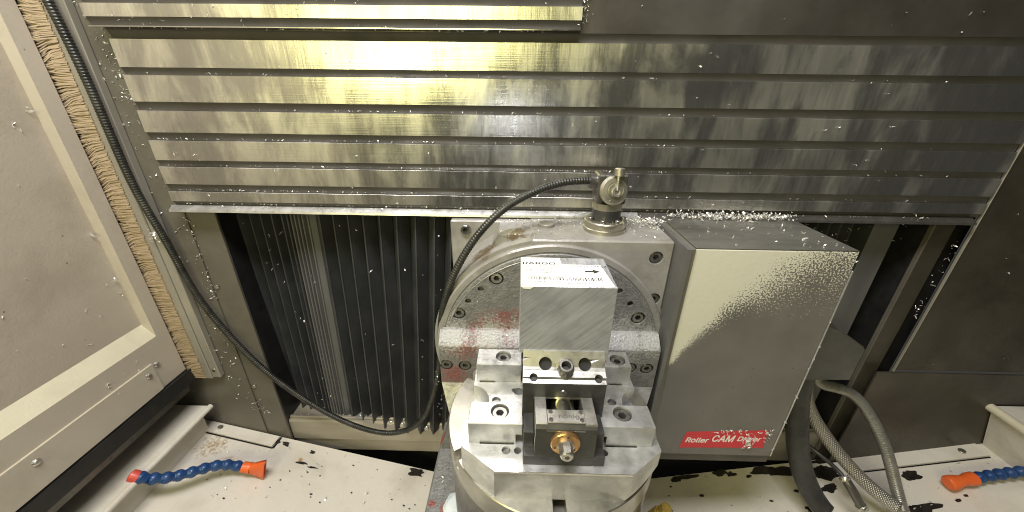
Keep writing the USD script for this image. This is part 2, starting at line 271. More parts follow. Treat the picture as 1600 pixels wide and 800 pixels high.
def tube(path, radii, n=12):
    path = np.asarray(path, float); radii = np.broadcast_to(radii, len(path))
    tan = np.gradient(path, axis=0); tan /= np.linalg.norm(tan, axis=1)[:, None]
    a = np.cross(tan[0], (0, 0, 1)); a = a if np.linalg.norm(a) > .1 else np.cross(tan[0], (1, 0, 0)); a /= np.linalg.norm(a)
    vs = []; ang = np.arange(n)*2*np.pi/n
    for p, t, r in zip(path, tan, radii):
        a = a - t*(a@t); a /= np.linalg.norm(a); b = np.cross(t, a)
        vs.append(p + r*(np.cos(ang)[:, None]*a + np.sin(ang)[:, None]*b))
    k = len(path); i = np.arange(k-1)[:, None]*n; j = np.arange(n)[None]; j2 = (j+1) % n
    q = np.stack([i+j, i+j2, i+n+j2, i+n+j], -1).reshape(-1, 4)
    f = np.vstack([q[:, [0, 1, 2]], q[:, [0, 2, 3]]])
    cap = [[0, n-1-m, n-2-m] for m in range(n-2)] + [[(k-1)*n, (k-1)*n+m+1, (k-1)*n+m+2] for m in range(n-2)]
    v = np.vstack(vs)
    return trimesh.Trimesh(v, np.vstack([f, cap]), process=False)
def sheet(poly, n, thick):
    """closed plate: 3-D corners of a convex outline, thickened against the normal n"""
    p = np.array(poly, float); n = np.array(n, float)/np.linalg.norm(n)
    return Manifold.hull_points(np.vstack([p, p - n*thick]))
def hexagon(r, n=6, a0=0): return [(r*math.cos(a0+2*math.pi*i/n), r*math.sin(a0+2*math.pi*i/n)) for i in range(n)]
def cap_screw(thing, p, d, r, h, name='bolt', parent=None, mat='bolt_steel', head=True):
    """socket head cap screw standing h proud of p, hexagon socket open"""
    d = np.array(d, float)/np.linalg.norm(d)
    m = cyl(p, d, h, r, c=r*.12, n=28)
    A = np.column_stack([align(d), np.array(p, float)+d*(h-r*.75)])
    m = m - xs(hexagon(r*.52)).extrude(r).transform(A)
    pa = thing.part(name, m, mat, parent)
    thing.part('socket', xs(hexagon(r*.50)).extrude(.0004).transform(np.column_stack([align(d), np.array(p, float)+d*(h-r*.74)])), 'hole_black', pa if not parent else parent)
    return pa
def text(s, h, origin, plane='top', shear=0.0, depth=.0003, bold=False, sx=1.0):
    m = meshkit.text_mesh(s, h, depth, bold); v = np.array(m.vertices)
    v[:, 0] = v[:, 0]*sx + shear*v[:, 1]
    if plane == 'front': v = np.stack([v[:, 0], -v[:, 2], v[:, 1]], 1)
    return trimesh.Trimesh(v + np.array(origin, float), m.faces, process=False)
def join(ms):
    vs, fs, o = [], [], 0
    for m in ms:
        v, f, _ = meshkit.arrays(m, False); vs.append(v); fs.append(f+o); o += len(v)
    return trimesh.Trimesh(np.vstack(vs), np.vstack(fs), process=False)

# ================================================================== THE SETTING
ZL = lambda x: -.958 - .309*x          # left chip floor falls towards the middle
ZR = lambda x: -.978 + .235*x          # right chip floor
nL = (.309, 0, 1); nR = (-.235, 0, 1)
t = T('left_floor', (-.45, .2, ZL(-.45)), 'cream painted chip floor sloping down from the left', kind='structure')
t.part('floor_plate', sheet([(-.95, -.3, ZL(-.95)), (.03, -.3, ZL(.03)), (.03, .616, ZL(.03)), (-.95, .616, ZL(-.95))], nL, .004), 'floor_paint', smooth=False)
P = t.part('edge_strip', sheet([(-.73, .588, ZL(-.73)+.004), (-.578, .586, ZL(-.578)+.004), (-.575, .614, ZL(-.575)+.004), (-.73, .614, ZL(-.73)+.004)], nL, .0035), 'floor_paint', smooth=False)
t.part('seam', sheet([(-.73, .5845, ZL(-.73)+.0006), (-.5755, .5825, ZL(-.5755)+.0006), (-.5755, .5862, ZL(-.5755)+.0006), (-.73, .5878, ZL(-.73)+.0006)], nL, .0005), 'hole_black', P, smooth=False)
t.part('seam', sheet([(-.5780, .584, ZL(-.578)+.0006), (-.5725, .584, ZL(-.5725)+.0006), (-.5705, .615, ZL(-.5705)+.0006), (-.575, .615, ZL(-.575)+.0006)], nL, .0005), 'hole_black', P, smooth=False)
t.part('screw', cyl((-.702, .603, ZL(-.702)+.004), nL, .003, .0055, c=.001, n=20), 'bolt_steel', P)
t = T('right_floor', (.55, .2, ZR(.55)), 'cream painted chip floor sloping down from the right', kind='structure')
t.part('floor_plate', sheet([(.03, -.3, ZR(.03)), (1.4, -.3, ZR(1.4)), (1.4, .606, ZR(1.4)), (.03, .616, ZR(.03))], nR, .004), 'floor_paint', smooth=False)
P = t.part('edge_strip', sheet([(.80, .572, ZR(.80)+.004), (1.06, .572, ZR(1.06)+.004), (1.06, .604, ZR(1.06)+.004), (.80, .604, ZR(.80)+.004)], nR, .0035), 'floor_paint', smooth=False)
t.part('seam', sheet([(.80, .5685, ZR(.80)+.0006), (1.06, .5685, ZR(1.06)+.0006), (1.06, .5715, ZR(1.06)+.0006), (.80, .5715, ZR(.80)+.0006)], nR, .0005), 'hole_black', P, smooth=False)
t.part('screw', cyl((1.02, .588, ZR(1.02)+.004), nR, .003, .0065, c=.001, n=20), 'bolt_steel', P)

t = T('back_wall', (-.68, .63, -.75), 'grey painted sheet metal back wall beside the brush', 'wall', kind='structure')
t.part('wall_sheet', box(-1.0, -.606, .617, .621, -.95, .40), 'wall_paint', smooth=False)
t.part('wall_strip', box(-.6065, -.553, .620, .626, -.95, .30, .0008), 'wall_paint', smooth=False)
t.part('return_flange', box(-.557, -.5535, .626, .74, -.95, .20), 'rubber', smooth=False)  # sheet metal flange coloured black to stand in for shade in the opening
for z in (-.36, -.62): t.part('screw', cyl((-.598, .620, z), (0, -1, 0), .003, .005, c=.001, n=16), 'bolt_steel')
t = T('right_wall', (.9, .63, -.75), 'sheet metal wall right of the way cover, weaker light painted in', 'wall', kind='structure')
t.part('wall_strip', box(.7385, .774, .620, .626, -.95, .40, .0008), 'wall_paint_shaded', smooth=False)
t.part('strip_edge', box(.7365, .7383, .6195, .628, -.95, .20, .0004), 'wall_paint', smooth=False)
t.part('gap_back', box(.7745, .82, .636, .640, -.95, .30), 'rubber', smooth=False)  # black sheet standing in for the shade inside the gap
t.part('return_flange', box(.7375, .7405, .626, .74, -.95, .20), 'rubber', smooth=False)  # metal flange too, its black is the shade of the opening painted on
t.part('upper_sheet', box(.789, 1.5, .606, .610, -.520, .55, .0006), 'wall_paint_shaded', smooth=False)
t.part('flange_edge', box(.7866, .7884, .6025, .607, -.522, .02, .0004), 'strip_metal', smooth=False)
t.part('lower_sheet', pz([(.755, .602), (1.5, .602), (1.5, .6055), (.755, .6055)], -.95, -.524), 'wall_paint_shaded', smooth=False)

t = T('machine_base', (.1, .68, -.95), 'grey steel sill and base casting under the bellows', 'machine base', kind='structure')
t.part('sill', px([(.629, -.742), (.629, -.800), (.633, -.806), (.634, -.842), (.80, -.842), (.80, -.738), (.632, -.738)], -.553, .74), 'sill_steel')
t.part('sill_lip', box(-.553, .737, .636, .642, -.738, -.732, .001), 'sill_steel')
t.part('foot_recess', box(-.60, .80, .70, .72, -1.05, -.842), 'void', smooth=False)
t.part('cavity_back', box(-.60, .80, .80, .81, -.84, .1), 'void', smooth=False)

# ------------------------------------------------------------------ way covers
faces = [(.0652, .0281), (.0178, -.0196), (-.0325, -.0650), (-.0778, -.1090), (-.1200, -.1490), (-.1620, -.1790)]
X0, X1, Y0, TH = -.603, .781, .600, .0015
t = T('way_cover', (.09, .61, -.195), 'wide ribbed stainless way cover spanning the back above the bellows', 'way cover')
t.part('top_sheet', px([(Y0, .40), (Y0, .0766), (Y0+.012, .0766), (Y0+.012, .40)], X0, X1), 'way_steel_dull', smooth=False, label='plain dull upper sheet')
t.part('wiper_strip', px([(Y0+.0016, .0765), (Y0+.0060, .0654), (Y0+.0115, .0654), (Y0+.0115, .0765)], X0, X1), 'wiper_rubber', smooth=False)
for i, (a, b) in enumerate(faces):
    nxt = faces[i+1][0] if i+1 < len(faces) else -.1868
    t.part('step_panel', px([(Y0, a-.0004), (Y0, b), (Y0+.012, b), (Y0+.012, a), (Y0+.0004, a)], X0, X1), 'way_steel', smooth=False)
    t.part('wiper_strip', px([(Y0+.0016, b-.0001), (Y0+.0060, nxt+.0002), (Y0+.0115, nxt+.0002), (Y0+.0115, b-.0001)], X0, X1), 'wiper_rubber', smooth=False)
t.part('bottom_lip', px([(Y0+.0015, -.1868), (Y0-.0075, -.1925), (Y0-.0085, -.1960), (Y0-.006, -.1972), (Y0+.02, -.1972), (Y0+.02, -.1868)], X0-.004, .205), 'alu_machined', smooth=False)
t.part('bottom_lip', px([(Y0+.0015, -.1868), (Y0-.0075, -.1925), (Y0-.0085, -.1960), (Y0-.006, -.1972), (Y0+.02, -.1972), (Y0+.02, -.1868)], .206, X1-.01), 'steel_dark', smooth=False, label='right end of the lip, weaker light put into a darker steel')  # same lip; the dimmer light on the right is put into its colour
t = T('upper_way_cover', (-.24, .59, .079), 'short ribbed stainless cover overlapping the wide cover at upper left', 'way cover')
Y1 = .587
seg = [(.40, .1305), (.1190, .1195)]
for a, b, nxt in ((.40, .1195, .1066), (.1065, .0905, .0797)):
    t.part('step_panel', px([(Y1, a-.0004), (Y1, b), (Y1+.012, b), (Y1+.012, a), (Y1+.0004, a)], X0-.01, .0825), 'way_steel', smooth=False)
    t.part('wiper_strip', px([(Y1+.0016, b-.0001), (Y1+.0060, nxt+.0002), (Y1+.0115, nxt+.0002), (Y1+.0115, b-.0001)], X0-.01, .0823), 'wiper_rubber', smooth=False)
t.part('lower_edge', px([(Y1, .0796), (Y1, .0783), (Y1+.011, .0783), (Y1+.011, .0796)], X0-.01, .0825), 'steel_shiny', smooth=False)

# ------------------------------------------------------------------ bellows
def bellows(t, ridges, top, bot, mats):
    """ridges: (x, y of ridge, depth of the folds beside it, lean)"""
    for i, (x, y, d, lean) in enumerate(ridges):
        xl = (ridges[i-1][0]+x)/2 if i else x-.012
        xr = (ridges[i+1][0]+x)/2 if i+1 < len(ridges) else x+.012
        yl = y+d if not i else ((ridges[i-1][1]+y)/2 + min(d, ridges[i-1][2])); yr = y+d if i+1 == len(ridges) else ((ridges[i+1][1]+y)/2 + min(d, ridges[i+1][2]))
        e = .0011
        sec = [(xl, yl), (x-e*2.2, y+e*2.6), (x-e, y), (x+e, y), (x+e*2.2, y+e*2.6), (xr, yr), (xr, yr+.0012), (x, y+.0016+e*2.4), (xl, yl+.0012)]
        ring = []
        for z, s in ((top, lean), (top*.5+bot*.5, 0), (bot, -lean)):
            ring.append([(a+s, b, z) for a, b in sec])
        ring = np.array(ring); n = len(sec); v = ring.reshape(-1, 3); f = []
        for k in range(2):
            for j in range(n):
                a, b = k*n+j, k*n+(j+1) % n; f += [(a, a+n, b+n), (a, b+n, b)]
        f += [(2*n+j, 2*n+(n-1-j), 2*n+(j+1)) for j in range(0)]
        t.part('pleat', (v, np.array(f)), mats[i], smooth=False)
t = T('left_bellows', (-.34, .65, -.735), 'black pleated bellows hanging under the way cover, left opening', 'bellows')
xm = [-.556, -.532, -.508, -.484, -.462, -.451, -.443, -.435, -.427, -.419, -.408, -.384, -.356, -.327, -.297, -.266, -.234, -.201, -.168, -.138]
R = []
for x in xm:
    u = (x+.556)/.418; dense = -.455 < x < -.405
    R.append((x, .668 - .058*min(1, max(0, (u-.05)*1.35)), .010 if dense else .026, .006 + .022*u))
bellows(t, R, -.12, -.752, ['black_fabric_lit' if -.446 < x < -.40 else 'black_fabric' for x in xm])
for x, y, d, l in R[11:18]:
    t.part('hem_clip', cyl((x-l+.014, y+.010, -.742), (0, -.8, .3), .004, .0055, c=.001, n=14), 'zinc')
t.part('side_rail', box(-.119, -.112, .625, .66, -.74, -.20, .001), 'steel_dark')
t = T('right_bellows', (.6, .66, -.735), 'black pleated bellows behind the motor cover, right opening', 'bellows')
xm = [.40, .43, .462, .494, .52, .545, .568, .590, .611, .632]
R = [(x, .652, .024, -.01) for x in xm]
bellows(t, R, -.12, -.736, ['black_fabric']*10)
t.part('pleat', px([(.640, -.736), (.640, -.12), (.6412, -.12), (.6412, -.736)], .652, .697), 'black_fabric_lit', smooth=False, label='broad flat pleat')
t.part('pleat', pz([(.640, .690), (.6519, .6405), (.6519, .642), (.641, .692)], -.736, -.12), 'black_fabric', smooth=False)
t.part('pleat', pz([(.6971, .6405), (.735, .72), (.735, .722), (.6971, .642)], -.736, -.12), 'black_fabric', smooth=False)

# ------------------------------------------------------------------ left door, brush, gutter
XD = -.71
t = T('left_door', (-.75, .2, -.553), 'cream painted machine door with recessed panel along the left', 'door')
frame = box(-.79, XD, -.5, .596, -.553, .60, .002) - box(-.76, XD+.1, -.42, .57, -.446, .52)
t.part('frame', frame, 'door_paint', smooth=False)
def quad_bevel(a, b, c, d): return sheet([a, b, c, d], np.cross(np.array(b)-a, np.array(c)-a), .002)
yo, yi, zo, zi, xi = .5705, .5700, -.4465, -.419, -.730
t.part('bevel', Manifold.hull_points(np.array([(XD-.0005, yo, zo), (XD-.0005, yo, .5), (xi, yi, zi), (xi, yi, .5), (xi, yo, zo), (xi, yo, .5)])), 'cream_paint', smooth=False)
t.part('bevel', Manifold.hull_points(np.array([(XD-.0005, yo, zo), (XD-.0005, -.42, zo), (xi, yi, zi), (xi, -.40, zi), (xi, yo, zo), (xi, -.42, zo)])), 'cream_paint', smooth=False)
t.part('recessed_panel', box(-.758, xi+.0006, -.42, yo, zo, .52), 'door_panel_paint', smooth=False)
t.part('lower_flange', pz([(XD, -.5), (XD+.004, -.5), (XD+.004, .538), (XD, .54)], -.550, -.489), 'door_paint', smooth=False)
for y, z, x in ((.548, -.498, XD), (.524, -.506, XD+.004), (.346, -.506, XD+.004)):
    t.part('screw', lathe([(0, 0), (.0058, 0), (.0055, .0014), (.0035, .0034), (0, .004)], (x, y, z), (1, 0, 0), 20), 'zinc')
t.part('seal', px([(-.5, -.554), (.602, -.554), (.602, -.585), (-.5, -.585)], -.735, XD+.006), 'rubber', smooth=False)
t.part('seal_lip', px([(-.5, -.585), (.595, -.585), (.595, -.612), (-.5, -.612)], -.745, -.722), 'steel_dark', smooth=False)
t = T('brush_seal', (-.69, .61, -.585), 'tan bristle brush strip running up the corner by the door', 'brush')
t.part('holder', box(-.668, -.651, .604, .6165, -.582, .40, .001), 'strip_metal', smooth=False)
t.part('clamp_strip', box(-.684, -.6685, .602, .6165, -.584, .40, .001), 'strip_metal', smooth=False)
t.part('screw', cyl((-.660, .606, -.562), (0, -1, 0), .003, .005, c=.001, n=16), 'bolt_steel')
vs, fs = [], []
nb = 7800
for k in range(nb):
    z = -.582 + .75*rng.random(); clump = math.sin(z*95)*.5 + math.sin(z*41+1)*.5
    x0 = -.681 - .003*rng.random(); y0 = .600 + .012*rng.random(); L = .030 + .009*rng.random() + .006*clump
    dz = -.005 + .009*math.sin(z*60+2*math.sin(z*23)) + rng.normal(0, .0034); w = .0005 + .0004*rng.random(); dy = rng.normal(-.002, .003)
    a = np.array([x0, y0, z]); b = a + (-L*.55, dy*.3, dz*.3); c = a + (-L, dy, dz)
    o = len(vs); vs += [a+(0, 0, w), a-(0, 0, w), b+(0, 0, w), b-(0, 0, w), c+(0, 0, w*.5), c-(0, 0, w*.5), a+(0, .0007, 0), b+(0, .0007, 0), c+(0, .0005, 0)]
    fs += [(o, o+2, o+1), (o+1, o+2, o+3), (o+2, o+4, o+3), (o+3, o+4, o+5), (o, o+6, o+7), (o, o+7, o+2), (o+2, o+7, o+8), (o+2, o+8, o+4), (o+1, o+7, o+6), (o+1, o+3, o+7), (o+3, o+8, o+7), (o+3, o+5, o+8)]
t.part('bristles', (np.array(vs), np.array(fs)), 'bristle', smooth=False, kind='stuff')
t = T('left_gutter', (-.75, .2, -.70), 'cream steel gutter ledge with rolled lip below the left door', 'gutter')
t.part('ledge', px([(-.4, -.662), (.598, -.662), (.598, -.666), (-.4, -.666)], -.83, -.703), 'floor_paint', smooth=False)
t.part('lip', tube([(-.702, y, -.668) for y in np.linspace(-.4, .603, 20)], .0058, 14), 'floor_paint', smooth=40)
t.part('apron', box(-.726, -.722, -.4, .595, -.735, -.666), 'floor_paint', smooth=False)
t.part('riser', box(-.80, -.79, -.4, .598, -.662, -.55), 'steel_dark', smooth=False)
t = T('right_gutter', (1.08, .3, -.64), 'cream steel gutter corner at the lower right edge', 'gutter')
t.part('ledge', box(1.035, 1.4, -.3, .600, -.612, -.606, .001), 'floor_paint', smooth=False)
t.part('lip', tube([(1.032, y, -.612) for y in np.linspace(-.3, .602, 20)], .009, 14), 'cream_paint', smooth=40)
t.part('apron', sheet([(1.036, .6, -.615), (1.036, -.3, -.615), (1.075, -.3, ZR(1.075)), (1.075, .6, ZR(1.075))], (-1, 0, .4), .004), 'floor_paint', smooth=False)

# ================================================================== ROTARY TABLE
XC = .0485
t = T('tilting_rotary_table', (.05, .45, -.62), 'grey cast tilting rotary table with round bolted face in the middle', 'rotary table')
AX, AZ = .055, -.389
ycyl = lambda y0, y1, r, n=120: cyl((AX, y1, AZ), (0, -1, 0), y1-y0, r, n=n)
rear = box(-.115, .231, .580, .606, -.62, -.199, .002)
t.part('rear_plate', rear, 'housing_paint')
cap_screw(t, (-.089, .580, -.214), (0, -1, 0), .0085, .006)
body = ycyl(.496, .582, .192) + (box(.02, .231, .494, .604, -.62, -.197, .0025))
slope = Manifold.hull_points(np.array([(-.03, .52, -.2005), (.03, .52, -.1985), (-.03, .60, -.2005), (.03, .60, -.1985), (-.06, .52, -.26), (.03, .52, -.26), (-.06, .6, -.26), (.03, .6, -.26)]))
body = body + slope
for x, z in ((.207, -.223), (.215, -.294)): body = body - cyl((x, .504, z), (0, -1, 0), .02, .0105)
P = t.part('housing', body, 'housing_paint')
for x, z in ((.207, -.223), (.215, -.294)): cap_screw(t, (x, .504, z), (0, -1, 0), .0088, .0085)
t.part('plug', cyl((.046, .556, -.199), (0, 0, 1), .007, .013, c=.001), 'housing_paint')
t.part('boss_ring', lathe([(.168, 0), (.186, 0), (.186, .006), (.1835, .0085), (.1755, .0085), (.168, .004)], (AX, .4965, AZ), (0, -1, 0), 140), 'housing_paint')
face = ycyl(.480, .497, .1735) + Manifold()
fb = [(-.031, -.256), (-.091, -.319), (.191, -.321), (.134, -.256)]
sh = [(-.055, -.274), (-.075, -.296), (.156, -.273), (.175, -.295)]
for x, z in fb: face = face - cyl((x, .490, z), (0, -1, 0), .02, .0112)
for x, z in sh: face = face - cyl((x, .490, z), (0, -1, 0), .02, .0048, n=20)
face = face - (ycyl(.4795, .4835, .19) - lathe([(0, -.001), (.1775, -.001), (.1735-.0045, .0035), (0, .0035)], (AX, .4830, AZ), (0, -1, 0), 140))
P = t.part('face_plate', face, 'cast_paint')
t.part('worn_rim', lathe([(.1688, .0036), (.1738, -.0010), (.1732, -.0014), (.1680, .0030)], (AX, .4830, AZ), (0, -1, 0), 140), 'worn_silver')
for x, z in fb[:3]: cap_screw(t, (x, .490, z), (0, -1, 0), .0092, .0085)
for x, z in sh: t.part('hole_plug', cyl((x, .489, z), (0, -1, 0), .004, .0042, n=20), 'hole_black' if x > .16 else 'steel_dark')
# swing arm: shelf in front of the face plate, foot sloping forward to the platform
arm = px([(.4805, -.3455), (.474, -.3455), (.458, -.3595), (.455, -.364), (.455, -.437), (.4805, -.437)], -.121, .225)
armcut = Manifold.hull_points(np.array([(x, y, z) for y in (.40, .50) for x, z in ((-.121, -.3455), (-.110, -.334), (-.121, -.334))]))
arm = arm - armcut
ab = [(-.111, -.401), (-.081, -.402), (.183, -.399), (.2095, -.400)]
for x, z in ab: arm = arm - cyl((x, .462, z), (0, -1, 0), .02, .0105)
t.part('swing_arm', arm, 'cast_paint')
for x, z in ab: cap_screw(t, (x, .462, z), (0, -1, 0), .0088, .006, mat='steel_dark')
foot = Manifold.hull_points(np.array([(-.121, .455, -.4375), (.225, .455, -.4375), (-.121, .4805, -.4375), (.225, .4805, -.4375), (-.104, .425, -.485), (.205, .425, -.485), (-.104, .4805, -.485), (.205, .4805, -.485)]))
t.part('arm_chamfer', foot, 'worn_silver', smooth=False, label='bare worn slope of the arm')
t.part('arm_foot', Manifold.hull_points(np.array([(-.104, .425, -.4855), (.205, .425, -.4855), (-.104, .4805, -.4855), (.205, .4805, -.4855), (-.126, .42, -.56), (.2, .42, -.56), (-.126, .4805, -.56), (.2, .4805, -.56)])), 'cast_paint', smooth=False)
t.part('platform', box(-.127, .15, .10, .478, -.60, -.551, .003), 'cast_paint')
PX, PYc = .0465, .343
pl = cyl((PX, PYc, -.408), (0, 0, 1), .032, .130, c=.001, n=160)
for k in range(6):
    a = math.radians(270+60*k); c, s = math.cos(a), math.sin(a)
    A = np.array([[c, -s, 0, PX], [s, c, 0, PYc], [0, 0, 1, -.392]])
    pl = pl - Manifold.cube((.10, .0135, .03)).translate((.05, -.00675, 0)).transform(A)
t.part('platter', pl, 'platter_steel')
body2 = cyl((PX, PYc, -.52), (0, 0, 1), .1115, .1285, n=120) + cyl((PX, PYc, -.552), (0, 0, 1), .035, .119, .1285, n=120)
t.part('table_body', body2, 'steel_dark')
t.part('fitting', cyl((.163, .268, -.47), (.3, -.2, 1), .03, .008, n=6) + cyl((.172, .262, -.44), (.3, -.2, 1), .012, .006), 'brass')
t.part('sealant', trimesh.Trimesh(*(lambda s: (s.vertices*np.array([.020, .026, .010])*(1+.25*(meshkit.noise(s.vertices*3)-.5))[:, None] + (-.080, .325, -.552), s.faces))(trimesh.creation.icosphere(3))), 'silicone', smooth=True)

# ------------------------------------------------------------------ fixture plate
t = T('fixture_plate', (XC, .322, -.376), 'eight sided aluminium fixture plate bolted on the rotary table', 'fixture plate')
YC = .322
oc = [(-.0675, -.089), (.0675, -.089), (.1035, -.0625), (.1035, -.022), (.100, -.022), (.100, .0625), (.0675, .089), (-.0675, .089), (-.100, .0625), (-.100, -.022), (-.1035, -.022), (-.1035, -.0625)]
pl = pz([(XC+x, YC+y) for x, y in oc], -.376, -.335)
cone = Manifold.cylinder(.019, .1280, .1345, 160).translate((PX, PYc, -.376)) + Manifold.cylinder(.025, .1345, .1345, 160).translate((PX, PYc, -.3571))
cone = cone + box(-.2, .3, .345, .5, -.38, -.33)
pl = pl ^ cone
pl = pl - cyl((XC-.1035, YC-.002, -.358), (0, 0, 1), .05, .0245, n=60) - cyl((XC+.1035, YC-.002, -.358), (0, 0, 1), .05, .0245, n=60)
holes = [(-.022, .3215, .0052), (.1155, .3225, .0052), (-.008, .2555, .0046), (.0038, .2555, .0038), (.0925, .2555, .0038), (.0045, .336, .006), (-.001, .338, .003)]
for x, y, r in holes: pl = pl - cyl((x, y, -.350), (0, 0, 1), .03, r, n=28)
for x0, x1, y in ((-.036, .0, .2635), (.09, .128, .2635), (-.045, -.025, .3515), (.118, .135, .3515)):
    pl = pl - box(x0, x1, y-.0012, y+.004, -.338, -.33)
P = t.part('plate', pl, 'alu_machined', smooth=False)
for i, (x, y, r) in enumerate(holes[:5]): t.part('hole_plug', cyl((x, y, -.3505), (0, 0, 1), .0125 if i in (0, 1, 2) else .004, r-.0003, n=28), 'bolt_steel' if i in (0, 1, 2) else 'hole_black')
def lug(x0, x1, y0, y1, bx, by, cut=None):
    m = box(x0, x1, y0, y1, -.3352, -.3075, .0006)
    if cut: m = m - box(*cut)
    m = m - cyl((bx, by, -.318), (0, 0, 1), .03, .0098, n=40)
    p = t.part('lug', m, 'alu_machined', smooth=False)
    cap_screw(t, (bx, by, -.3185), (0, 0, 1), .0086, .0085, parent=None)
lug(-.0475, .0085, .264, .2925, -.0155, .2805, (.0015, .02, .25, .30, -.34, -.322))
lug(.0885, .1435, .264, .2925, .1135, .2805, (.08, .0955, .25, .30, -.34, -.322))
lug(-.0485, .0075, .352, .3815, -.0155, .3675)
lug(.0895, .1435, .352, .3815, .129, .3655)
t.part('front_bevel', px([(.2325, -.3352), (.2325, -.3375), (.2345, -.3352)], XC-.067, XC+.067), 'steel_shiny', smooth=False)

# ------------------------------------------------------------------ vise
t = T('machine_vise', (.049, .33, -.335), 'black and steel self centring vise clamping the aluminium block', 'vise')
t.part('base', box(.0090, .0888, .2405, .425, -.3348, -.3220, .0006), 'black_oxide', smooth=False)
t.part('body_block', px([(.2405, -.3218), (.2405, -.2855), (.2440, -.2812), (.2580, -.2812), (.2580, -.3218)], .0200, .0778), 'black_oxide', smooth=False)
for x0, x1 in ((.0198, .0312), (.0666, .0780)):
    t.part('rail', box(x0, x1, .2425, .425, -.3215, -.2808, .0004), 'steel_ground', smooth=False)
t.part('rail_floor', box(.0312, .0666, .2585, .425, -.3215, -.306), 'black_oxide', smooth=False)
t.part('spindle', cyl((.0489, .2588, -.2945), (0, 1, 0), .15, .0124, n=48), 'steel_shiny')
for x0, x1 in ((.0092, .0193), (.0785, .0886)):
    t.part('side_clamp', box(x0, x1, .252, .42, -.3218, -.3035, .0005), 'black_oxide', smooth=False)
    t.part('clamp_edge', box(x0, x1, .2495, .2535, -.3218, -.3200), 'steel_shiny', smooth=False)
P = t.part('name_plate', box(.0312, .0666, .2432, .2585, -.2811, -.2796, .0003), 'steel_ground', smooth=False)
t.part('lettering', text('hönig', .0042, (.0415, .2485, -.2797), depth=.0003, sx=1.35), 'steel_dark', P, smooth=False)
for x, y in ((.0345, .2465), (.0635, .2465), (.0345, .2557), (.0635, .2557)):
    t.part('screw', (cyl((x, y, -.2800), (0, 0, 1), .0012, .0021, n=20) - cyl((x, y, -.2793), (0, 0, 1), .003, .0011, n=6)), 'steel_dark', P)
t.part('front_groove', box(.0300, .0665, .2400, .2410, -.2875, -.2868), 'steel_shiny', smooth=False)
P = t.part('collar', cyl((.0485, .2408, -.3015), (0, -1, 0), .004, .0140, c=.0008, n=48), 'bronze')
for a in (80, 200, 325):
    t.part('dimple', cyl((.0485+.0105*math.cos(math.radians(a)), .2367, -.3015+.0105*math.sin(math.radians(a))), (0, -1, 0), .0003, .0012, n=12), 'steel_dark', P)
hx = xs(hexagon(.0066)).extrude(.013).transform(np.column_stack([align((0, -1, 0)), (.0485, .2368, -.3015)])) ^ lathe([(0, 0), (.007, 0), (.007, .0105), (.0050, .013), (0, .013)], (.0485, .2368, -.3015), (0, -1, 0), 30)
P = t.part('drive_hex', hx + cyl((.0485, .2368, -.3015), (0, -1, 0), .0025, .0080), 'steel_ground')
t.part('centre_hole', cyl((.0485, .2238, -.3015), (0, -1, 0), .0002, .0022, n=20), 'steel_dark', P)
def jaw(y, s, nm):
    """y: working face, s: -1 the jaw stands in front of it"""
    q = lambda a: y + s*a
    prof = [(q(-.002), -.2405), (q(.0012), -.2405), (q(.0095), -.2535), (q(.0125), -.2560), (q(.0185), -.2585), (q(.0190), -.2612), (q(.0225), -.2632), (q(.0225), -.2835), (q(-.002), -.2835)]
    m = px(prof, .0078, .0908)
    if s < 0:
        for x in (.0305, .0705): m = m - cyl((x, q(.004), -.2545), (0, -.74, .67), .03, .0066, n=36)
        for x in (.0185, .0835): m = m - cyl((x, q(.0155), -.266), (0, -.4, .9), .02, .0040, n=28)
        for x0, x1, zz in ((.0078, .022, -.247), (.076, .0908, -.248)): m = m - Manifold.hull_points(np.array([(x0-.001, q(.0), zz), (x1, q(.008), zz+.002), (x0-.001, q(.012), zz-.004), (x0-.001, q(.012), zz+.003), (x1, q(.012), zz+.0025)])) 
    p = t.part(nm, m, 'jaw_steel', smooth=False)
    apron = px([(q(.0225), -.2637), (q(.0228), -.3085), (q(.004), -.3085), (q(.004), -.2840), (q(.0222), -.2840)], .0078, .0908) - box(.0192, .0786, y-.03, y+.03, -.32, -.2806)
    t.part(nm+'_carrier', join([apron, px([(q(.0228), -.2636), (q(.0228), -.3085), (q(.0195), -.3085), (q(.0195), -.2836)], .0078, .0192), px([(q(.0228), -.2636), (q(.0228), -.3085), (q(.0195), -.3085), (q(.0195), -.2836)], .0786, .0908)]) if False else apron + px([(q(.0229), -.2640), (q(.0229), -.2806), (q(.018), -.2806), (q(.018), -.2640)], .0078, .0908), 'black_oxide', smooth=False)
    return p
P = jaw(.298, -1, 'front_jaw')
for x in (.0305, .0705): t.part('hole_bottom', cyl((x, .2943, -.2547), (0, -.74, .67), .001, .0065, n=30), 'hole_black', P)
for x in (.0185, .0835): t.part('hole_bottom', cyl((x, .2825, -.2660), (0, -.4, .9), .002, .0039, n=30), 'hole_black', P)
d = (0, -.34, .94)
bush = lathe([(.0042, -.010), (.0078, -.010), (.0084, .001), (.0084, .006), (.0066, .0105), (.0048, .0105), (.0042, .009)], (.0505, .2862, -.2560), d, 40)
t.part('bushing', bush, 'steel_dark', P)
t.part('bushing_socket', cyl((.0505, .2862, -.2560), d, .003, .0044, n=6), 'hole_black', P)
t.part('jaw_screw', lathe([(.0013, 0), (.0036, 0), (.0030, .0016), (.0013, .0016)], (.0488, .2752, -.2745), (0, -1, 0), 24), 'bolt_steel')
jaw(.363, 1, 'rear_jaw')

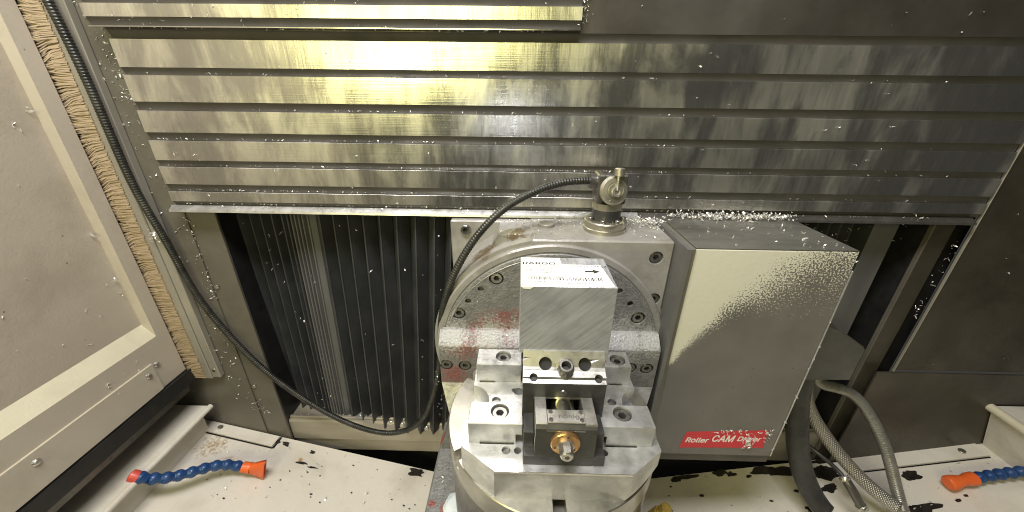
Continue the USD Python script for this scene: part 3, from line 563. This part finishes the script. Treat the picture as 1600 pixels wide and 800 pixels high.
# ------------------------------------------------------------------ workpiece with labels
t = T('aluminium_block', (.049, .331, -.2435), 'bare milled aluminium block with a barcode label on top', 'workpiece')
t.part('block', box(.0035, .0948, .2980, .3635, -.2440, -.1660, .0004), 'flycut_alu', smooth=False)
ZT = -.1659
lab1 = [(.0038, .3005), (.0040, .362), (.0460, .3622), (.0500, .3000), (.026, .2995), (.020, .2982), (.017, .2992), (.0145, .2982), (.010, .2992)]
P1 = t.part('label', pz(lab1, ZT, ZT+.0002), 'label_paper', smooth=False)
lab2 = [(.0470, .2983), (.0470, .3455), (.0878, .3452), (.0925, .2983)]
P2 = t.part('label', pz(lab2, ZT+.0002, ZT+.0004), 'label_paper', smooth=False)
t.part('label_flap', Manifold.hull_points(np.array([(.0045, .2979, -.1662), (.0165, .2979, -.1662), (.0060, .2979, -.1685), (.0125, .2979, -.1690), (.0045, .2977, -.1662), (.0165, .2977, -.1662), (.0060, .2977, -.1685), (.0125, .2977, -.1690)])), 'label_paper', P1, smooth=False)
Z1, Z2 = ZT+.0002, ZT+.0004
def pr(P, m, mat='print_black'): t.part('print', m, mat, P, smooth=False)
pr(P1, text('RARGO', .0056, (.0048, .3450, Z1), bold=True, sx=1.35, depth=.0001))
rows1 = ['LOT', 'PART NO', 'QTY 1', 'DATE', 'ORDER', 'REF']; rows2 = ['6061-T651', '3.0 X 3.65', '12-24', 'SAW CUT', 'PLATE', 'CERT']
for i in range(6):
    y = .3410-.0031*i
    pr(P1, text(rows1[i], .0020, (.0065, y, Z1), sx=1.1, depth=.0001), 'print_black')
    pr(P1, text(rows2[i], .0022, (.0235, y, Z1), sx=1.35, depth=.0001), 'print_black')
r2 = random.Random(4)
bars, x = [], .0110
while x < .0460:
    w = r2.choice((.0004, .0006, .0010)); bars.append(box(x, x+w, .3110, .3180, Z1, Z1+.0001)); x += w + r2.choice((.0005, .0007, .0012))
pr(P1, join(bars))
bars, x = [], .0485
while x < .0835:
    w = r2.choice((.0005, .0007, .0012)); bars.append(box(x, x+w, .3095, .3165, Z2, Z2+.0001)); x += w + r2.choice((.0006, .0009, .0018))
pr(P2, join(bars))
pr(P1, text('AVAILABLE   140640', .0021, (.0085, .3060, Z1), sx=1.2, depth=.0001), 'print_black')
pr(P2, text('AU11719811', .0028, (.0560, .3405, Z2), sx=1.5, depth=.0001))
pr(P2, text('MP L841 4 71', .0023, (.0485, .3030, Z2), sx=1.1, depth=.0001), 'print_black')
pr(P2, pz([(.0690, .3318), (.0775, .3318), (.0775, .3345), (.0845, .3300), (.0775, .3255), (.0775, .3282), (.0690, .3282)], Z2, Z2+.0001))

# ------------------------------------------------------------------ connector on the housing and its cable
t = T('cable_connector', (.136, .545, -.197), 'steel swivel connector standing on the rotary table housing', 'connector')
CX, CY = .137, .545
t.part('flange', lathe([(0, 0), (.0335, 0), (.0335, .006), (.0318, .007), (.0318, .0095), (.0325, .011), (.0325, .016), (.031, .0175), (0, .0175)], (CX, CY, -.1972), (0, 0, 1), 60), 'steel_olive')
for a in (200, 250, 300, 345): t.part('screw', cyl((CX+.0268*math.cos(math.radians(a)), CY+.0268*math.sin(math.radians(a)), -.1798), (0, 0, 1), .0055, .0042, c=.0006, n=16), 'bolt_steel')
t.part('post', cyl((CX, CY, -.1798), (0, 0, 1), .018, .0225, n=48), 'black_oxide')
t.part('post_ring', cyl((CX, CY, -.1618), (0, 0, 1), .010, .0225, n=48), 'steel_olive')
hd = (box(CX-.021, CX-.010, CY-.018, CY+.018, -.152, -.108, .002) + box(CX+.012, CX+.0225, CY-.018, CY+.018, -.152, -.108, .002) + box(CX-.021, CX+.0225, CY, CY+.018, -.152, -.112, .002))
t.part('yoke', hd, 'steel_dark', smooth=False)
cd = (.12, -.9, .22)
P = t.part('cap', lathe([(0, 0), (.0205, 0), (.0215, .004), (.0215, .008), (.018, .012), (.0125, .0128), (.0125, .0115), (.010, .0115), (.010, .014), (0, .014)], (CX+.002, CY-.012, -.132), cd, 48), 'steel_olive')
t.part('key_ring', lathe([(.0042, .013), (.0072, .013), (.0072, .0155), (.0042, .0155)], (CX+.004, CY-.013, -.134), cd, 24), 'zinc', P)
t.part('pin', cyl((CX+.006, CY-.026, -.128), (.02, .1, 1), .022, .0024, n=14), 'zinc')
t.part('pin_knob', cyl((CX+.007, CY-.022, -.108), (.02, .1, 1), .011, .0075, c=.001, n=20), 'steel_olive')
t.part('cable_gland', cyl((CX-.020, CY, -.121), (-1, 0, .06), .010, .0115, n=24), 'steel_dark')
cpts = [(-.671, .595, .20), (-.664, .595, .112), (-.658, .595, .04), (-.656, .595, -.05), (-.653, .595, -.163), (-.641, .597, -.246), (-.630, .601, -.354), (-.603, .605, -.453), (-.551, .605, -.553), (-.484, .603, -.633), (-.407, .600, -.696), (-.322, .598, -.733), (-.267, .595, -.727), (-.213, .580, -.677), (-.173, .560, -.588), (-.142, .530, -.467), (-.127, .500, -.372), (-.114, .492, -.303), (-.092, .492, -.246), (-.061, .50, -.196), (-.019, .515, -.156), (.028, .530, -.133), (.071, .540, -.122), (.108, .545, -.1205), (.118, .545, -.121)]
pth, q = smoothpath(cpts, .00085)
t = T('armoured_cable', (-.30, .60, -.74), 'dark armoured cable looping from the upper left to the connector', 'cable')
ridge = .5 + .5*np.cos(2*np.pi*q/.0042)
t.part('conduit', tube(pth, np.interp(q, [0, q[-1]], [.0064, .0061])*(.88 + .12*ridge), 10), 'cable_armour', smooth=True)

# ------------------------------------------------------------------ motor cover, sticker, junction box
t = T('motor_cover', (.354, .53, -.61), 'big sheet metal motor cover, cream and grey with a red sticker', 'cover')
YF = .460
t.part('front_panel', box(.2440, .4655, YF, YF+.0035, -.600, -.1940, .0005), 'cover_paint', smooth=False)
t.part('case', box(.2450, .4635, YF+.0035, .602, -.598, -.1935, .002), 'box_grey', smooth=False)
t.part('top_panel', box(.2450, .4645, YF+.001, .602, -.1934, -.1915, .0005), 'cover_top_paint', smooth=False)
t.part('edge_trim', box(.4660, .4685, YF-.001, YF+.006, -.600, -.222, .0006), 'alu_machined', smooth=False, label='bare worn metal edge')
t.part('bottom_rail', box(.231, .470, YF+.004, .602, -.622, -.6005, .001), 'wall_paint_shaded', smooth=False)
t.part('bracket', px([(.455, -.1925), (.455, -.61), (.604, -.61), (.604, -.1925)], .2315, .2380), 'box_grey', smooth=False)
t.part('bracket_flange', box(.2382, .2436, .457, .604, -.61, -.1920, .0006), 'wall_paint', smooth=False)
P = t.part('sticker', py([(.3050, -.5435), (.4450, -.5350), (.4480, -.5785), (.2985, -.5830)], YF-.0004, YF), 'sticker_red', smooth=False)
rot = lambda m, a, c: m.apply_transform(trimesh.transformations.rotation_matrix(a, (0, -1, 0), c)) or m
for s, h, x, w in (('Roller', .0112, .3065, .0415), ('CAM', .0155, .3530, .0395), ('Driver', .0112, .3970, .0420)):
    m = text(s, h, (0, 0, 0), 'front', shear=.22, depth=.0002, bold=True); k = w/(m.bounds[1][0]-m.bounds[0][0])
    v = m.vertices.copy(); v[:, 0] = (v[:, 0]-m.bounds[0][0])*k; m = trimesh.Trimesh(v, m.faces, process=False)
    m.apply_translation((x, YF-.0004, -.5685+.065*(x-.3065)))
    t.part('lettering', m, 'sticker_white', P, smooth=False)
t.part('lettering', text('TM', .0028, (.4405, YF-.0004, -.5555), 'front', depth=.0002), 'sticker_white', P, smooth=False)
t = T('junction_box', (.53, .55, -.48), 'grey sheet metal junction box on the right side of the motor cover', 'junction box')
t.part('box_body', py([(.4690, -.4735), (.606, -.4705), (.606, -.398), (.545, -.358), (.4690, -.330)], .520, .602) , 'junction_paint', smooth=False)
t.part('lid', py([(.4690, -.4725), (.6065, -.4695), (.6065, -.401), (.545, -.361), (.4690, -.333)], .5175, .5198), 'junction_paint', smooth=False)

def hose(name, pts, ys, r, mat, label, cat='hose', uv=False, ribs=None, n=16):
    p = [np.array(a)*(y/.52) for a, y in zip(pts, ys)]
    pth, q = smoothpath(p, .004 if not ribs else .0012)
    rr = r*np.ones(len(q)) if not ribs else r*(.93+.07*np.cos(2*np.pi*q/ribs))
    t = T(name, pth[-1], label, cat)
    if uv:
        m = tube(pth, rr, n); k = len(pth); s = np.repeat(q/r*.5, n); a = np.tile(np.abs(np.arange(n)/n*2-1)*2, k)
        t.part('sleeve', m, mat, uv=np.stack([a, s], 1))
    else: t.part('sleeve', tube(pth, rr, n), mat, smooth=True)
    return t, pth
hose('power_conduit', [(.5235, .52, -.430), (.527, .52, -.500), (.551, .52, -.581), (.593, .52, -.690), (.652, .52, -.791), (.706, .52, -.857)], (.555, .555, .545, .525, .495, .470), .0200, 'hose_black', 'thick black rubber conduit dropping from the junction box', 'conduit')
hose('braided_hose', [(.535, .52, -.42), (.554, .52, -.531), (.609, .52, -.605), (.684, .52, -.687), (.779, .52, -.775), (.862, .52, -.838)], (.575, .575, .55, .52, .485, .455), .0128, 'braid', 'steel braided hose slanting down across the right floor', uv=True, n=24)
hose('signal_conduit', [(.545, .52, -.46), (.567, .52, -.484), (.618, .52, -.500), (.683, .52, -.559), (.755, .52, -.655), (.821, .52, -.762), (.877, .52, -.849)], (.565, .560, .555, .54, .515, .485, .455), .0105, 'hose_grey', 'grey conduit arching out to the right from the junction box', 'conduit', ribs=.004)
tt, pth = hose('sensor_lead', [(.560, .52, -.600), (.593, .52, -.642), (.644, .52, -.684), (.705, .52, -.742), (.774, .52, -.830), (.793, .52, -.852)], (.585, .57, .54, .50, .468, .460), .0042, 'hose_black', 'thin black lead with a thicker plug sleeve on the right floor', 'cable')
k = int(len(pth)*.62)
tt.part('plug_sleeve', tube(pth[k:], .0085, 14), 'steel_dark', smooth=True)
tt.part('sleeve_ring', tube(pth[k:k+3], .0098, 14), 'zinc', smooth=True)
tt.part('sleeve_ring', tube(pth[k+13:k+16], .0098, 14), 'zinc', smooth=True)

# ------------------------------------------------------------------ coolant hoses
def coolant(name, pts, label, nozzle, base=None, pitch=.0195, r=.0106):
    pth, q = smoothpath(pts, .001)
    t = T(name, pth[0], label, 'hose', 'blue coolant hoses')
    i = 0; k = int(pitch/.001)
    while i + k < len(pth):
        a, b = pth[i], pth[min(i+k, len(pth)-1)]; d = b-a; L = np.linalg.norm(d)
        t.part('hose_link', lathe([(0, -.001), (r*.72, -.001), (r*.98, L*.12), (r*1.05, L*.32), (r*.98, L*.52), (r*.80, L*.66), (r*.74, L*.86), (r*.86, L*.97), (0, L*.97)], a, d, 24), 'hose_blue', smooth=40); i += k
    a = pth[i]; d = pth[-1]-pth[-8]; d /= np.linalg.norm(d)
    nozzle(t, a, d)
    if base is not None:
        d0 = pth[0]-pth[6]; t.part('base_cap', lathe([(0, -.004), (r*.95, -.004), (r*1.02, .003), (r*.95, .010), (r*.5, .012), (0, .012)], pth[0], d0, 28), 'hose_red', smooth=40)
def flat_nozzle(t, a, d):
    A = align(d); c = [A @ np.array((.011*math.cos(u), .011*math.sin(u), h)) + a for u in np.linspace(0, 2*np.pi, 20) for h in (-.002, .014)]
    w = [A @ np.array((x, y, .042)) + a for x in (-.006, .006) for y in (-.025, .025)]
    w2 = [A @ np.array((.0085*math.cos(u), .0085*math.sin(u), h)) + a for u in np.linspace(0, 2*np.pi, 16) for h in (.010, .018)]
    m = Manifold.hull_points(np.array(c)) + Manifold.hull_points(np.array(w2 + w))
    m = m - Manifold.hull_points(np.array([A @ np.array((x, y, z)) + a for x in (-.0035, .0035) for y, z in ((-.022, .05), (.022, .05), (-.011, .030), (.011, .030))]))
    t.part('nozzle', m, 'hose_orange', smooth=35)
def round_nozzle(t, a, d):
    t.part('nozzle', lathe([(0, -.002), (.0125, -.002), (.0125, .010), (.0095, .022), (.0135, .040), (.0140, .050), (.0120, .053), (0, .054)], a, d, 30), 'hose_orange', smooth=40)
def onL(p, h=.012): return (p[0], p[1], max(p[2], ZL(p[0])+h))
coolant('coolant_hose', [(-.703, .430, -.662), (-.678, .4415, -.683), (-.6505, .472, -.7075), (-.6230, .499, -.7225), (-.598, .511, -.7405), (-.582, .5135, -.7480)], 'blue segmented coolant hose with flared orange nozzle on the left floor', flat_nozzle, base=True)
coolant('coolant_hose', [(1.18, .50, -.655), (1.105, .515, -.688), (1.048, .520, -.706), (.990, .520, -.722), (.955, .518, -.7305)], 'blue segmented coolant hose with round orange nozzle on the right floor', round_nozzle)

# ------------------------------------------------------------------ bare patches and sludge on the floors
def flake(x, y, rx, ry, side, seed):
    g = np.random.default_rng(seed); a = np.linspace(0, 2*np.pi, 27)[:-1]
    r = 1 + .45*(meshkit.noise(np.stack([np.cos(a)*1.6+seed, np.sin(a)*1.6, a*0], 1))-.5)*2 + g.normal(0, .10, 26)
    Z = ZL if side < 0 else ZR; off = .0046 if False else .0006
    poly = Polygon([(x+rx*c*k, y+ry*s*k) for c, s, k in zip(np.cos(a), np.sin(a), r)]).buffer(0)
    if poly.geom_type != 'Polygon': poly = max(poly.geoms, key=lambda z: z.area)
    m = pz(list(poly.exterior.coords)[:-1], 0, .001)
    return m.warp(lambda p: (p[0], p[1], p[2] + Z(p[0]) + off))
pmat('sludge', (.012, .010, .009), (.03, .026, .022), rough=.32, scale=40, bump=.0006, bscale=200)
t = T('left_sludge', (-.3, .58, ZL(-.3)), 'dark sludge spots and flecks on the left floor', kind='stuff'); ms = []
for i, (x, y, rx, ry) in enumerate([(-.245, .603, .018, .010), (-.555, .600, .008, .005), (-.575, .603, .007, .005), (-.49, .596, .006, .004), (-.50, .565, .014, .003), (-.475, .56, .010, .002)]): ms.append(flake(x, y, rx, ry, -1, i+1))
g = np.random.default_rng(3)
for i in range(60):
    x, y = g.uniform(-.66, -.17), g.uniform(.36, .605); s = g.uniform(.0005, .0017)*(1.4 if y < .45 and x > -.35 else 1)
    ms.append(flake(x, y, s*g.uniform(.7, 2.2), s, -1, 100+i))
t.part('flakes', join(ms), 'sludge', smooth=False)
t = T('right_sludge', (.6, .55, ZR(.6)), 'black bare patches and sludge where the right floor paint peeled', kind='stuff'); ms = []
for i, (x, y, rx, ry) in enumerate([(.512, .606, .0185, .008), (.536, .600, .0097, .006), (.628, .597, .038, .015), (.725, .582, .029, .018), (.880, .596, .062, .004), (.887, .552, .016, .0107), (.715, .544, .0157, .0087), (.407, .604, .0096, .006), (.655, .504, .012, .006), (.848, .485, .032, .008), (.571, .59, .0054, .003), (.649, .545, .005, .0034), (.786, .551, .006, .0034), (.695, .600, .020, .007), (.808, .522, .004, .0025), (.76, .604, .04, .006), (.43, .606, .03, .005)]): ms.append(flake(x, y, rx, ry, 1, 40+i))
for i in range(26):
    x, y = g.uniform(.36, 1.0), g.uniform(.40, .60); s = g.uniform(.0008, .003)
    ms.append(flake(x, y, s*g.uniform(.7, 2.2), s, 1, 300+i))
t.part('flakes', join(ms), 'sludge', smooth=False)

# ------------------------------------------------------------------ aluminium chips
def make_chip(g):
    """a curled ribbon of swarf about 1 unit long"""
    n = 7; turn = g.uniform(.6, 4.0); w = g.uniform(.16, .38); a = np.linspace(0, turn, n); R = 1/turn
    c = np.stack([R*np.sin(a), R*(1-np.cos(a)), np.linspace(0, g.uniform(0, .35), n)], 1); c -= c.mean(0)
    ww = w*np.sin(np.linspace(.35, math.pi-.2, n)); up_ = np.array([0, g.uniform(-.3, .3), 1.0]); th = .035
    rad = np.stack([np.sin(a), -np.cos(a), 0*a], 1)*th
    v = np.vstack([c-up_*ww[:, None]/2, c+up_*ww[:, None]/2, c-up_*ww[:, None]/2+rad, c+up_*ww[:, None]/2+rad])
    f = []
    for i in range(n-1):
        f += [(i, i+1, n+i+1), (i, n+i+1, n+i), (2*n+i, 3*n+i+1, 2*n+i+1), (2*n+i, 3*n+i, 3*n+i+1), (i, 2*n+i+1, i+1), (i, 2*n+i, 2*n+i+1), (n+i, n+i+1, 3*n+i+1), (n+i, 3*n+i+1, 3*n+i)]
    return v, np.array(f)
gc = np.random.default_rng(12); bank = [make_chip(gc) for _ in range(14)]
def chips(thing, pts, smin, smax, lift=.25):
    ms = []
    for p in pts:
        v, f = bank[gc.integers(len(bank))]; s = smin*(smax/smin)**gc.random()
        q = gc.normal(size=4); q /= np.linalg.norm(q); Rm = trimesh.transformations.quaternion_matrix(q)[:3, :3]
        ms.append(trimesh.Trimesh((v*s) @ Rm.T + np.asarray(p), f, process=False))
    thing.part('chips', join(ms), 'chip_alu', smooth=40)
U = lambda a, b, n: gc.uniform(a, b, n)
def st(name, base, label): return T(name, base, label, kind='stuff')
# on the back wall and its seam
t = st('wall_chips', (-.6, .615, -.3), 'bright chips stuck on the grey back wall by the brush')
p = [(x, .6155, z) for x, z in zip(U(-.65, -.61, 110), U(-.70, .12, 110))] + [(-.606+gc.normal(0, .004), .617, z) for z in U(-.40, .12, 110)] + [(x, .6165, z) for x, z in zip(gc.normal(-.622, .014, 90), U(-.02, .12, 90))]
p += [(-.655+gc.normal(0, .006), .596, -.245+gc.normal(0, .006)) for _ in range(26)] + [(-.628+gc.normal(0, .007), .614, -.45+gc.normal(0, .007)) for _ in range(14)] + [(-.59+gc.normal(0, .008), .614, -.68+gc.normal(0, .01)) for _ in range(12)]
p += [(x, .6065, z) for x, z in zip(U(.83, 1.1, 26), U(-.66, -.15, 26))] + [(.778+gc.normal(0, .004), .612, z) for z in U(-.40, -.14, 34)]
chips(t, p, .0022, .0085)
# on the way covers: ledges mostly
t = st('way_cover_chips', (0, .6, -.18), 'bright chips caught on the ribs of the way covers')
p = []
for i, (a, b) in enumerate(faces):
    n = (25, 40, 75, 95, 120, 120)[i]; xx = np.where(gc.random(n) < .8, U(-.59, .25, n), U(-.59, .7, n))
    nz = faces[i+1][0] if i < 5 else -.186
    p += [(x, Y0+gc.uniform(0, .005), nz+.003) for x in xx]
p += [(x, Y0-.002, z) for x, z in zip(U(-.58, .6, 60), U(-.18, .07, 60))] + [(x, Y1-.001, z) for x, z in zip(U(-.6, .11, 60), U(.08, .125, 60))] + [(x, Y1+.003, .0775) for x in U(-.6, .1, 40)]
p += [(.087+gc.normal(0, .004), .592+gc.uniform(0, .006), z) for z in U(.086, .16, 70)] + [(x, .5965, -.186) for x in U(-.6, .7, 120)] + [(x, .598, z) for x, z in zip(U(.15, .75, 40), U(.08, .18, 40))]
chips(t, p, .0018, .0062)
# piled against the lip, on the motor cover and housing
t = st('motor_cover_chips', (.33, .58, -.19), 'white chips piled along the back of the motor cover top')
p = [(x, .592-abs(gc.normal(0, .008)), -.189+abs(gc.normal(0, .005))) for x in gc.normal(.36, .075, 620) if .25 < x < .462]
p += [(x, y, -.190) for x, y in zip(U(.25, .46, 36), U(.465, .59, 36))] + [(.467, .4595, z) for z in U(-.60, -.20, 22)]
chips(t, p, .0024, .0085)
t = st('housing_chips', (.2, .57, -.195), 'white chips heaped on the housing beside the connector')
p = [(x, .585-abs(gc.normal(0, .014)), -.195+abs(gc.normal(0, .004))) for x in gc.normal(.205, .028, 420) if x < .245] + [(x, y, -.195) for x, y in zip(U(-.03, .23, 60), U(.50, .59, 60))] + [(x, .586-abs(gc.normal(0, .01)), -.197) for x in U(-.03, .12, 90)]
p += [(x, y, -.178) for x, y in zip(gc.normal(.142, .012, 14), gc.normal(.522, .005, 14))] + [(.137+gc.normal(0, .012), .526+gc.normal(0, .006), -.136+gc.normal(0, .008)) for _ in range(10)]
chips(t, p, .0022, .0078)
t = st('sticker_chips', (.41, .458, -.54), 'chips clinging over the red sticker')
p = [(.4155+gc.normal(0, .005), .457, -.562+gc.normal(0, .007)) for _ in range(48)] + [(x, .457, -.5385+gc.normal(0, .003)) for x in U(.345, .45, 34)] + [(.447+gc.normal(0, .002), .457, z) for z in U(-.56, -.532, 12)]
chips(t, p, 0.0031, 0.0088)
t = st('bellows_chips', (-.3, .61, -.5), 'small chips stuck in the folds of the left bellows')
p = [(x, .668-.058*min(1, max(0, ((x+.556)/.418-.05)*1.35))-.001, z) for x, z in zip(U(-.56, -.13, 42), U(-.72, -.21, 42))] + [(x, .64, -.73) for x in U(-.55, -.15, 30)]
p += [(x, .645, z) for x, z in zip(U(.46, .72, 50), U(-.27, -.205, 50))]
chips(t, p, 0.0025, 0.0095)
t = st('door_chips', (-.7, .5, -.4), 'chips and flecks on the left door and brush')
p = [(-.728, y, z) for y, z in zip(U(.3, .56, 26), U(-.41, .0, 26))] + [(-.708, y, z) for y, z in zip(U(.40, .59, 12), U(-.52, -.45, 12))] + [(-.728+gc.normal(0, .006), .596, z) for z in U(-.55, .12, 46)] + [(-.738+gc.normal(0, .004), .597, z+gc.normal(0, .005)) for z in (.085, .03, -.02, -.53) for _ in range(9)]
p += [(-.725, .561, z) for z in U(-.4, .0, 8)]
chips(t, p, 0.0031, 0.0108)
t = st('floor_chips', (0, .5, -.85), 'loose chips lying on the chip floors')
p = [(x, y, ZL(x)+.003) for x, y in zip(U(-.66, -.2, 60), U(.38, .61, 60))] + [(x, y, ZR(x)+.003) for x, y in zip(U(.36, 1.05, 60), U(.42, .605, 60))] + [(x, .603, ZR(x)+.004) for x in U(.80, .98, 30)]
chips(t, p, 0.0031, 0.0095)
t = st('table_chips', (.0, .4, -.4), 'fine chips on the rotary table and fixture plate')
p = [(-.125, .45+gc.normal(0, .01), z) for z in U(-.56, -.4, 20)] + [(x, .47+gc.normal(0, .004), -.350) for x in U(-.11, .21, 30)] + [(x, y, -.549) for x, y in zip(U(-.12, -.06, 25), U(.30, .44, 25))] + [(x, y, -.334) for x, y in zip(U(-.03, .13, 14), U(.24, .35, 14))] + [(x, .480, z) for x, z in zip(U(-.08, .0, 10), U(-.33, -.25, 10))]
chips(t, p, 0.0019, 0.0061)
